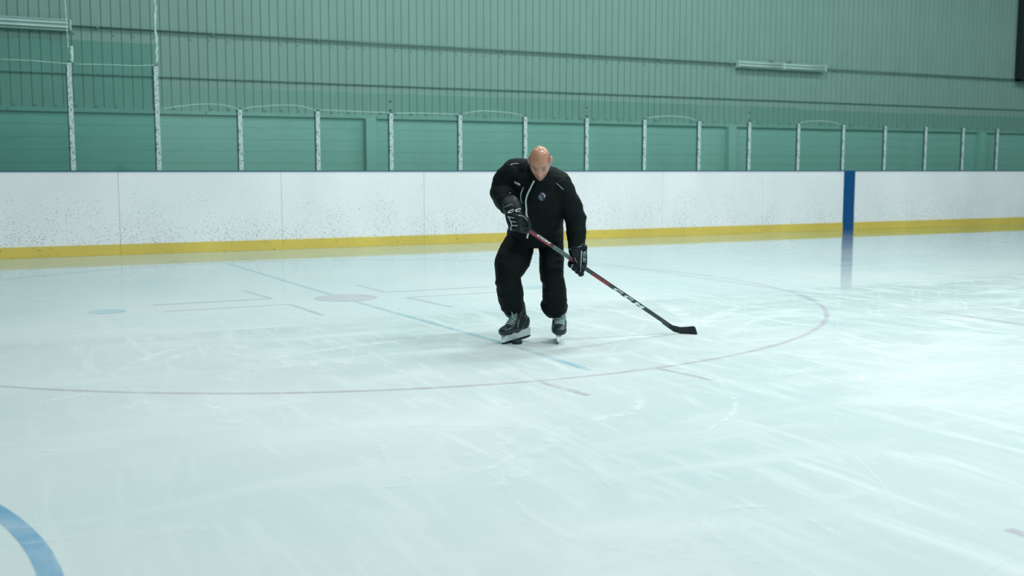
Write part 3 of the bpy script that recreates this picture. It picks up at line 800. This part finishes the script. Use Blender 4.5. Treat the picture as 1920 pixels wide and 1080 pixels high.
for v in body_me.vertices:
    p = HI @ v.co; c = SK.copy(); x, y, z = p.x, p.y, p.z
    def mixc(c, d, k): k = max(0, min(1, k)); return c * (1 - k) + np.array(d) * k
    # flushed scalp, cheeks, nose and mouth; shaved sides of the head; brows; lash line
    c = mixc(c, (.50, .20, .13), .45 * gs(z - .075, .05) * (1 if y > -.02 else .4))
    if y > .04:
        c = mixc(c, (.50, .18, .13), .6 * gs(z + .03, .022) * gs(abs(x) - .03, .03))
        c = mixc(c, (.44, .13, .11), .7 * gs(z + .062, .009) * gs(x, .026))
        c = mixc(c, (.46, .14, .11), .6 * gs(z + .035, .012) * gs(x, .013))
        c = mixc(c, (.10, .05, .035), .95 * gs(z - .032 + .10 * max(0, abs(x) - .035), .0070) * gs(abs(x) - .032, .019))
        c = mixc(c, (.05, .02, .02), .95 * gs(z - .008, .0055) * gs(abs(x) - .031, .013))
        if z < -.045: c = mixc(c, (.26, .19, .155), .45 * min(1, (-.045 - z) / .02) * (1 - .8 * gs(z + .062, .008) * gs(x, .03)))
    side = min(1, max(0, (abs(x) - .048) / .014)) * min(1, max(0, (.078 - z) / .02)) * (1 if y < .045 else max(0, 1 - (y - .045) / .02)) * (1 if abs(x) < .0755 else 0)
    back = min(1, max(0, (-.04 - y) / .02)) * min(1, max(0, (.07 - z) / .02))
    if z > -.05: c = mixc(c, (.20, .135, .11), .7 * max(side, back))
    cols.append((*c, 1))
att.data.foreach_set('color', np.array(cols).ravel())
body = link_mesh('body', body_me, M['skin'], person, True)

# jacket
bm = bmesh.new()
loft(bm, [S(1003, 322, 7.66, 40, .085), S(1007, 345, 7.65, 50, .115), S(1009, 372, 7.69, 49, .130), S(1007, 402, 7.76, 49, .135), S(1004.5, 428, 7.84, 51, .14), S(1004, 447, 7.88, 52, .145)], UPY, 5, 36, dome=False, power=2.3)
loft(bm, [S(961, 316.5, 7.67, 18, .075), S(985, 318, 7.67, 20, .09), S(1020, 328, 7.67, 19, .09), S(1051, 340, 7.65, 18.5, .078)], UPY, 4, 24)
loft(bm, [S(964, 322, 7.66, 22, .088), S(948, 340, 7.68, 22.5, .086), S(941.5, 357, 7.68, 22, .082), S(947, 372, 7.60, 20.5, .076), S(955, 386, 7.51, 17.5, .064), S(960, 395, 7.46, 14.5, .052)], UPY, 4, 24)
loft(bm, [S(1048, 344, 7.63, 22, .086), S(1062, 370, 7.67, 20.5, .082), S(1075, 398, 7.70, 19.5, .078), S(1080, 415, 7.70, 18.5, .074), S(1080.5, 440, 7.68, 17.5, .066), S(1080, 462, 7.67, 14, .055)], UPY, 4, 24)
# stand-up collar, open at the throat
c0, c1, c2 = P(1007, 350, 7.62), P(1009, 331, 7.595), P(1011, 312, 7.555)
loft(bm, [(*c0, .082, .080), (*c1, .080, .078), (*c2, .074, .070)], (1, 0, 0), 4, 24, dome=False)
jac = remesh(bm, .008, 6, .5)
def jf(c):
    sl = abs(c[0]) > .20
    d = fold(c, .0105, (7, 9, 17), 3, .55) + fold(c, .004, (22, 22, 30), 9, .3)
    return d * (1.15 if sl else .9)
displace(jac, jf)
jacket = link_mesh('jacket', jac, M['nylon'], person, True)
# knitted hem band and cuffs
bm = bmesh.new(); loft(bm, [S(1004.5, 444, 7.875, 51.5, .143), S(1004.5, 452, 7.885, 52.3, .146)], UPY, 1, 40, cap=True, dome=False, power=2.3)
link_mesh('jacket_hem', bm, M['nylon_leg'], jacket, True)

# trousers
bm = bmesh.new()
loft(bm, [S(1003, 424, 7.85, 47, .125), S(1003, 434, 7.87, 49, .130), S(1003.5, 442, 7.885, 49, .10)], UPY, 3, 36, power=2.3)
loft(bm, [S(977, 448, 7.90, 25.5, .115), S(968, 472, 7.82, 31, .115), S(956, 500, 7.72, 29.5, .105), S(950, 520, 7.69, 21.5, .095), S(954.5, 535, 7.71, 23.5, .090), S(957.5, 560, 7.77, 23.5, .088), S(960, 574, 7.81, 19.8, .078), S(961.5, 581, 7.83, 16.5, .064)], UPY, 5, 28, power=2.2)
loft(bm, [S(1032, 448, 7.90, 24, .115), S(1034, 476, 7.84, 22.5, .110), S(1034.5, 505, 7.76, 21.5, .100), S(1035, 520, 7.74, 21, .095), S(1038, 532, 7.75, 20.5, .088), S(1039.5, 555, 7.79, 22.3, .086), S(1041.5, 566, 7.81, 20.8, .084), S(1039, 575, 7.83, 24.3, .088), S(1039, 581, 7.85, 18.5, .066)], UPY, 5, 28, power=2.2)
tro = remesh(bm, .008, 4, .5)
displace(tro, lambda c: fold(c, .0115 if c[2] < .62 else .007, (6, 7, 15), 21, .6) + fold(c, .003, (20, 20, 30), 31, .4))
trousers = link_mesh('trousers', tro, M['nylon_leg'], person, True)

def bvh_of(*objs):
    vs, fs = [], []
    for o in objs:
        b = len(vs); me = o.data
        vs += [v.co.copy() for v in me.vertices]; fs += [[b + i for i in p.vertices] for p in me.polygons]
    return BVHTree.FromPolygons(vs, fs)
EYE = Vector((-G.x, -G.y, CAM_H))
def hit(bvh, px, py, lift=.003):
    d = ray(px, py).normalized(); h = bvh.ray_cast(EYE, d)
    return (h[0] - d * lift) if h[0] else None
def strip(bvh, pts, wpx, name, mat, parent, lift=.003, n=6, taper=False):
    """thin trim sewn on the cloth: follows the surface along a line"""
    Q = catmull([(x, y, 0) for x, y in pts], n); bm = bmesh.new(); prev = None; m = len(Q)
    for i in range(m):
        a = Q[max(i-1, 0)]; b = Q[min(i+1, m-1)]; t = (b - a)[:2]; t = t / (np.linalg.norm(t) + 1e-9); nn = np.array((-t[1], t[0])) * wpx / 2
        if taper: nn = nn * (.35 + .65 * math.sin(math.pi * i / (m - 1)))
        l = hit(bvh, Q[i][0] + nn[0], Q[i][1] + nn[1], lift); r = hit(bvh, Q[i][0] - nn[0], Q[i][1] - nn[1], lift)
        if l is None or r is None: prev = None; continue
        cur = (bm.verts.new(l), bm.verts.new(r))
        if prev and (prev[0].co - cur[0].co).length < .06: bm.faces.new((prev[0], cur[0], cur[1], prev[1]))
        prev = cur
    return link_mesh(name, bm, mat, parent, True)
def polypatch(bvh, pts, name, mat, parent, lift=.003):
    bm = bmesh.new(); vs = [hit(bvh, x, y, lift) for x, y in pts]
    vs = [bm.verts.new(v) for v in vs if v is not None]
    if len(vs) > 2: bm.faces.new(vs)
    return link_mesh(name, bm, mat, parent)
def printed(bvh, s, o, ux, uy, name, mat, parent, lift=.004, bold=.02, shear=.2):
    bm = text_mesh(s, bold, shear)
    bad = []
    for v in bm.verts:
        h = hit(bvh, o[0] + ux[0] * v.co.x + uy[0] * v.co.y, o[1] + ux[1] * v.co.x + uy[1] * v.co.y, lift)
        if h is None: bad.append(v)
        else: v.co = h
    bmesh.ops.delete(bm, geom=bad, context='VERTS')
    return link_mesh(name, bm, mat, parent)
JB = bvh_of(jacket)
strip(JB, [(1001.5, 339), (995, 352), (988.5, 366), (986, 378), (987, 392), (987, 400), (990, 411), (994, 422), (993.5, 432)], 2.9, 'zip', M['white_print'], jacket)
strip(JB, [(990.5, 437), (988.2, 447)], 3.0, 'zip_pull', M['white_print'], jacket, .005)
strip(JB, [(982, 350.5), (979, 357), (976.5, 365), (976.8, 374), (979, 382)], 2.2, 'pocket_zip', M['piping'], jacket, taper=True)
strip(JB, [(957, 309), (963, 306.6), (972.5, 306.8)], 1.5, 'shoulder_piping', M['grey_piping'], jacket)
strip(JB, [(1043, 343.5), (1049.5, 349), (1056.5, 355.5)], 1.5, 'shoulder_piping', M['grey_piping'], jacket)
printed(JB, 'ccm', (964.6, 343.6), (11, 5.2), (-.3, -4.2), 'chest_lettering', M['white_print'], jacket, bold=.03)
polypatch(JB, [(955.2, 361), (957, 361), (957, 362.6), (955.2, 362.6)], 'sleeve_tag', M['white_print'], jacket)
cr = polypatch(JB, [(1013, 360), (1018, 359.5), (1023, 362), (1024.5, 368), (1022.5, 374), (1017, 378.3), (1011, 376.5), (1008, 371), (1009.5, 364)], 'crest', M['crest_navy'], jacket, .004)
for pts, mt in (([(1012, 365), (1015, 365), (1017, 370), (1020, 372), (1021, 374.5), (1016.5, 376.5), (1012, 374.5), (1009, 370)], 'crest_grey'),
                ([(1014.5, 361), (1020, 363), (1023, 366.5), (1021.5, 370.5), (1019.5, 371), (1020, 367), (1017, 364.5)], 'crest_pink'),
                ([(1016, 364.5), (1019, 365.5), (1019.8, 368), (1018, 369), (1016, 367.5)], 'crest_red')):
    polypatch(JB, pts, 'crest_patch', M[mt], cr, .0055)

# gloves
def glove(fingers, thumb, palm, cuff, fr, name='glove'):
    bm = bmesh.new()
    loft(bm, palm, UPY, 3, 20, power=2.6)
    for f in fingers:
        # three padded rolls per finger
        pp = [Vector(q[:3]) for q in catmull([tuple(p) for p in f], 5)]
        m = len(pp); pts = []
        for i, q in enumerate(pp):
            k = i / (m - 1); pts.append((*q, fr * (.86 + .20 * abs(math.sin(k * math.pi * 3))), fr * (.86 + .20 * abs(math.sin(k * math.pi * 3)))))
        loft(bm, pts, (0, 0, 1), 1, 12)
    loft(bm, [(*p, fr * 1.12, fr * 1.05) for p in thumb], (0, 0, 1), 4, 12)
    me = remesh(bm, .0042, 2, .4)
    g = link_mesh(name, me, M['glove'], person, True)
    bm = bmesh.new(); loft(bm, cuff, UPY, 3, 24, cap=True, dome=True, power=2.6)
    c = link_mesh('glove_cuff', bm, M['glove'], g, True)
    return g, c
g1, c1 = glove(F1, T1, [S(962, 399, 7.405, 16, .034), S(966, 412, 7.385, 17, .032), S(969, 426, 7.38, 15, .028)],
               [S(958.5, 382, 7.47, 16, .062), S(961, 390, 7.43, 18, .060), S(963.5, 398, 7.41, 16.5, .050)], .0155)
g2, c2 = glove(F2, T2, [S(1083, 468, 7.67, 16, .050), S(1085.5, 482, 7.67, 16, .048), S(1089, 496, 7.67, 12.5, .044)],
               [S(1081.5, 459.5, 7.67, 15.5, .058), S(1083, 466, 7.67, 17.5, .062), S(1084, 474, 7.67, 17, .056)], .0150)
# flared corner of the lower cuff
bm = bmesh.new(); loft(bm, [S(1094, 464, 7.63, 5, .03), S(1097.5, 463, 7.62, 4.2, .026), S(1098, 468, 7.62, 3, .02)], UPY, 2, 12)
link_mesh('cuff_roll', bm, M['glove'], g2, True)
B1 = bvh_of(g1, c1)
printed(B1, 'C', (951.2, 400.8), (11, -2.6), (1.8, -6.4), 'glove_lettering', M['white_print'], g1, .006, .06, .1)
printed(B1, 'C', (965.0, 398.0), (10.5, -1.5), (1.4, -6.4), 'glove_lettering', M['white_print'], g1, .006, .06, .1)
strip(B1, [(945.5, 388.5), (952, 386), (958.5, 383.2), (961.5, 385.2)], 1.3, 'cuff_piping', M['grey_piping'], g1, .005)
strip(B1, [(952, 405.5), (955.5, 411), (958, 417), (959.5, 422), (957.5, 428), (959.5, 431.5)], 1.7, 'glove_piping', M['piping'], g1, .004)
for a, b in (((952.5, 406.5), (964, 409)), ((956.5, 415), (967.5, 416.5)), ((959, 423), (970.5, 423))):
    strip(B1, [a, ((a[0]+b[0])/2, (a[1]+b[1])/2), b], 1.3, 'glove_piping', M['piping'], g1, .004)
strip(B1, [(972, 403.5), (979, 405), (985.5, 409), (989, 414)], 1.3, 'thumb_piping', M['grey_piping'], g1, .004)
B2 = bvh_of(g2, c2)
strip(B2, [(1090.5, 470), (1090, 482), (1089.5, 495), (1088.5, 509)], 1.9, 'glove_piping', M['piping'], g2, .005)
strip(B2, [(1083, 463.5), (1090, 462), (1094, 464), (1096, 467.5)], 1.2, 'cuff_piping', M['grey_piping'], g2, .006)
strip(B2, [(1074.5, 494.5), (1072, 499), (1070.5, 504)], 1.5, 'glove_piping', M['piping'], g2, .005)
strip(B2, [(1067.5, 467.5), (1071.5, 467)], 2, 'cuff_tag', M['grey_piping'], g2, .006)
strip(B2, [(1094, 472), (1096, 480), (1095.5, 492)], 5.5, 'side_panel', M['glove_panel'], g2, .004)
strip(B2, [(1091.5, 497), (1093.5, 503)], 5, 'side_panel', M['glove_panel'], g2, .005)
printed(B2, 'C', (1095.3, 476.6), (5.6, .2), (.1, -6.6), 'glove_lettering', M['white_print'], g2, .008, .07, 0)
strip(B2, [(1078.5, 483), (1079.5, 488), (1082, 492)], 1.3, 'thumb_piping', M['grey_piping'], g2, .005)

# skates: modelled once along +x (toe), then posed
def skate(loc, fwd, pitch, roll, sx=1.0):
    f = Vector(fwd).normalized(); rz = math.atan2(f.y, f.x)
    Mx = Matrix.Translation(loc) @ Matrix.Rotation(rz, 4, 'Z') @ Matrix.Rotation(pitch, 4, 'Y') @ Matrix.Rotation(roll, 4, 'X')
    bm = bmesh.new()
    loft(bm, [(-.118, 0, .112, .026, .044), (-.09, 0, .120, .036, .056), (-.03, 0, .122, .038, .058), (.03, 0, .108, .042, .046), (.085, 0, .096, .046, .034), (.125, 0, .092, .040, .028)], (0, 0, 1), 4, 24, power=2.5)
    loft(bm, [(-.060, 0, .11, .040, .052), (-.066, 0, .165, .034, .050), (-.056, 0, .215, .042, .056), (-.048, 0, .252, .046, .060)], (1, 0, 0), 4, 24)
    b = link_mesh('skate', remesh(bm, .005, 3, .4), M['boot'], person, True); b.matrix_basis = Mx @ Matrix.Diagonal((sx, 1.16, 1.03, 1))
    bm = bmesh.new()
    loft(bm, [(.082, 0, .0955, .0480, .0360), (.112, 0, .093, .0465, .0325), (.136, 0, .090, .038, .027)], (0, 0, 1), 4, 24, power=2.5); link_mesh('toe_cap', bm, M['toe'], b, True)
    bm = bmesh.new()
    loft(bm, [(.070, 0, .132, .028, .010), (.035, 0, .156, .028, .012), (.008, 0, .195, .030, .012), (.004, 0, .245, .033, .013), (.016, 0, .275, .034, .011)], (1, 0, 0), 4, 16); tn = link_mesh('tongue', bm, M['tongue'], b, True)
    # heel and quarter panels on both sides
    for s in (-1, 1):
        bm = bmesh.new(); tube(bm, [(-.095, s * .0385, .165), (-.06, s * .0405, .125), (-.02, s * .0425, .085)], .0035, 6); link_mesh('quarter_trim', bm, M['boot_panel'], b, True)
        bm = bmesh.new(); tube(bm, [(-.078, s * .038, .178), (-.04, s * .0415, .13), (-.002, s * .0435, .082)], .0025, 6); link_mesh('quarter_trim', bm, M['boot_panel'], b, True)
        bm = bmesh.new(); loft(bm, [(.0, s * .0405, .150, .004, .012), (.02, s * .0425, .125, .004, .013), (.03, s * .044, .100, .003, .008)], (0, 0, 1), 2, 8); link_mesh('side_patch', bm, M['boot_panel'], b, True)
    # laces across the tongue
    fr = [(.076, .1345), (.062, .145), (.048, .155), (.036, .166), (.026, .179), (.019, .193), (.0155, .208), (.0155, .224), (.018, .24)]
    for i, (x, z) in enumerate(fr):
        bm = bmesh.new(); w_ = .030 - .0006 * i
        tube(bm, [(x - .014, -w_ - .006, z - .010), (x + .002, -w_ * .6, z + .004), (x + .005, 0, z + .007), (x + .002, w_ * .6, z + .004), (x - .014, w_ + .006, z - .010)], .0034, 6)
        link_mesh('lace', bm, M['lace'], b, True)
    for s in (-1, 1):     # bow loops
        bm = bmesh.new(); tube(bm, [(.026, 0, .222), (.043, s * .018, .225), (.050, s * .030, .205), (.046, s * .026, .180), (.034, s * .010, .205)], .0032, 6, 3); link_mesh('lace_bow', bm, M['lace'], b, True)
    # holder: two towers joined by a bridge, extruded from its side outline
    out = [(-.134, .018), (-.133, .042), (-.124, .076), (-.030, .076), (-.022, .064), (-.004, .058), (.016, .058), (.032, .064), (.040, .076), (.128, .070), (.144, .052), (.154, .032), (.156, .018)]
    bm = bmesh.new(); vs = {}
    for s in (-1, 1):
        vs[s] = [bm.verts.new((x, s * (.006 + .016 * max(0, (z - .03) / .04)), z)) for x, z in out]
    n = len(out)
    for i in range(n):
        j = (i + 1) % n; bm.faces.new((vs[-1][i], vs[-1][j], vs[1][j], vs[1][i]))
    bm.faces.new(vs[-1][::-1]); bm.faces.new(vs[1]); bmesh.ops.recalc_face_normals(bm, faces=bm.faces[:])
    bmesh.ops.triangulate(bm, faces=[f for f in bm.faces if len(f.verts) > 4]); link_mesh('blade_holder', bm, M['holder'], b)
    pr = [(-.140, .014), (-.134, .0225), (-.05, .0225), (.06, .0225), (.150, .0225), (.162, .013), (.150, .003), (.09, 0), (.0, -.0005), (-.09, 0), (-.132, .004)]
    bm = bmesh.new(); a = [bm.verts.new((x, -.0019, z)) for x, z in pr]; c = [bm.verts.new((x, .0019, z)) for x, z in pr]
    for i in range(len(pr)): bm.faces.new((a[i], a[(i+1) % len(pr)], c[(i+1) % len(pr)], c[i]))
    bm.faces.new(a[::-1]); bm.faces.new(c); bmesh.ops.recalc_face_normals(bm, faces=bm.faces[:])
    link_mesh('blade', bm, M['runner'], b)
    return b
s1 = P(970.5, 640, 7.79); s1.z = .012
sk1 = skate(s1, (-.735, -.68, 0), math.radians(6.5), math.radians(4), .95)
s2 = P(1045, 640, 7.84); s2.z = .001
sk2 = skate(s2, (-.02, -1, 0), math.radians(0), math.radians(-6))

# ---------------------------------------------------------------- stick and puck
A_ = P(981, 424.5, 7.41); B_ = P(1256, 610.5, 8.18)
stick = empty('hockey_stick', to_world(G + Vector((B_.x, B_.y, 0))), -YAW)
tag(stick, 'black and red hockey stick held in both gloves with its blade on the ice', 'stick')
O_ = Vector((B_.x, B_.y, 0)); A_ = A_ - O_; B_ = B_ - O_
U_ = (B_ - A_).normalized()
eye = EYE - O_
nrm = (eye - (A_ + B_) / 2); nrm = (nrm - U_ * nrm.dot(U_)).normalized(); Wd = nrm.cross(U_).normalized()
if Wd.z < 0: Wd = -Wd
LEN = (B_ - A_).length
def beam(t0, t1, hw, ht, name, mat, parent, hw1=None, ht1=None):
    bm = bmesh.new(); vs = []
    for t, a, b in ((t0, hw, ht), (t1, hw1 or hw, ht1 or ht)):
        c = A_ + (B_ - A_) * t; k = .3
        vs.append([bm.verts.new(c + Wd * (a * x) + nrm * (b * y)) for x, y in ((-1, -1+k), (-1, 1-k), (-1+k*.6, 1), (1-k*.6, 1), (1, 1-k), (1, -1+k), (1-k*.6, -1), (-1+k*.6, -1))])
    for i in range(8): bm.faces.new((vs[0][i], vs[0][(i+1) % 8], vs[1][(i+1) % 8], vs[1][i]))
    bm.faces.new(vs[0][::-1]); bm.faces.new(vs[1]); bmesh.ops.recalc_face_normals(bm, faces=bm.faces[:])
    return link_mesh(name, bm, mat, parent)
def t_at(px):    # fraction of the shaft at an image column
    lo, hi = 0, 1
    for _ in range(30):
        m_ = (lo + hi) / 2; q = A_ + (B_ - A_) * m_ + O_ + G
        if 960 + F_PX * q.x / (q.y * math.cos(PITCH) - (q.z - CAM_H) * math.sin(PITCH)) < px: lo = m_
        else: hi = m_
    return lo
shaft = beam(0, .93, .0150, .0098, 'shaft', M['shaft'], stick)
beam(.93, .995, .0150, .0098, 'shaft_taper', M['shaft'], stick, .0150, .0070)
beam(-.012, .02, .0162, .011, 'butt_cap', M['black'], stick)
for p0, p1, mt in ((984, 1032, 'shaft_red'), (1036, 1066, 'shaft_grey'), (1067, 1075, 'shaft_red'), (1110, 1141, 'shaft_red')):
    beam(t_at(p0), t_at(p1), .0154, .0102, 'shaft_band', M[mt], stick)
# dark upper edge left over the red bands
for p0, p1 in ((984, 1032), (1110, 1141)):
    bm = bmesh.new(); a, b = A_ + (B_ - A_) * t_at(p0), A_ + (B_ - A_) * t_at(p1)
    bm.faces.new([bm.verts.new(q) for q in (a + Wd * .004 + nrm * .0106, b + Wd * .009 + nrm * .0106, b + Wd * .0152 + nrm * .0104, a + Wd * .0152 + nrm * .0104)])
    link_mesh('shaft_stripe', bm, M['shaft'], stick)
def shaft_text(s, p0, p1, h0, h1, name='shaft_lettering'):
    bm = text_mesh(s, .055, .25); a, b = A_ + (B_ - A_) * t_at(p0), A_ + (B_ - A_) * t_at(p1)
    for v in bm.verts: v.co = a + (b - a) * v.co.x + Wd * (h0 + (h1 - h0) * v.co.y) + nrm * .0112
    link_mesh(name, bm, M['white_print'], stick)
shaft_text('CCM', 1005, 1030, -.001, .0135)
shaft_text('C', 1150, 1167, -.0152, .0085)
shaft_text('C', 1170, 1186, -.0152, .0085)
shaft_text('M', 1188, 1207, -.0152, .0085)
# blade: outline with depth and a curve
bo = [(1246, 599.4), (1254, 605.4), (1262, 610.2), (1276, 613.4), (1290, 612.6), (1300, 611.4), (1303.5, 613.2), (1306, 620), (1307.6, 627), (1306.2, 629.6), (1292, 629.6), (1276, 627.6), (1263, 622), (1252, 614.2), (1241.2, 606.4)]
bm = bmesh.new(); fr_, bk_ = [], []
for x, y in bo:
    k = (x - 1242) / 66
    Yb = 8.195 - .035 * k + .022 * math.sin(k * math.pi)
    q = P(x, y, Yb) - O_; q.z = max(q.z, .001)
    fr_.append(bm.verts.new(q)); bk_.append(bm.verts.new(q + Vector((0, .010 if k < .4 else .007, 0))))
n = len(bo)
for i in range(n): bm.faces.new((fr_[i], fr_[(i+1) % n], bk_[(i+1) % n], bk_[i]))
bm.faces.new(fr_[::-1]); bm.faces.new(bk_); bmesh.ops.recalc_face_normals(bm, faces=bm.faces[:])
bmesh.ops.triangulate(bm, faces=[f for f in bm.faces if len(f.verts) > 4])
link_mesh('blade', bm, M['blade_tape'], stick)

pk = to_world(V(969.5, 648, 7.722)); pk.z = 0
bm = bmesh.new(); bmesh.ops.create_cone(bm, cap_ends=True, segments=40, radius1=.0365, radius2=.0365, depth=.0254, matrix=Matrix.Translation((0, 0, .0133)))
bevel(bm, .002)
puck = link_mesh('hockey_puck', bm, M['puck'], None, True); puck.location = pk
tag(puck, 'black rubber puck lying on the ice against the skate on the left', 'puck')
bm = bmesh.new(); bmesh.ops.create_cone(bm, cap_ends=False, segments=40, radius1=.0384, radius2=.0384, depth=.012, matrix=Matrix.Translation((0, 0, .0133)))
link_mesh('knurled_edge', bm, M['puck'], puck)
#@@END@@
# ---------------------------------------------------------------- ceiling lamps (behind and above the frame; the far right one added for the boards)
for i, (x, y, wt) in enumerate(LAMPS):
    t = empty('ceiling_lamp', (x, y, CEIL_Z)); tag(t, 'long ceiling lamp hanging over the ice outside the frame', 'lamp', 'ceiling lamps over the rink')
    link_mesh('lamp_housing', box_bm(-1.5, 1.5, -.45, .45, .03, .12, .01), M['lamp_body'], t)
    ld = bpy.data.lights.new('lamp_light', 'AREA'); ld.shape = 'RECTANGLE'; ld.size = 2.9; ld.size_y = .8; ld.energy = wt * .45; ld.color = LAMP_COL
    lo = bpy.data.objects.new('lamp_light', ld); C.objects.link(lo); lo.parent = t; lo.location = (0, 0, .0)
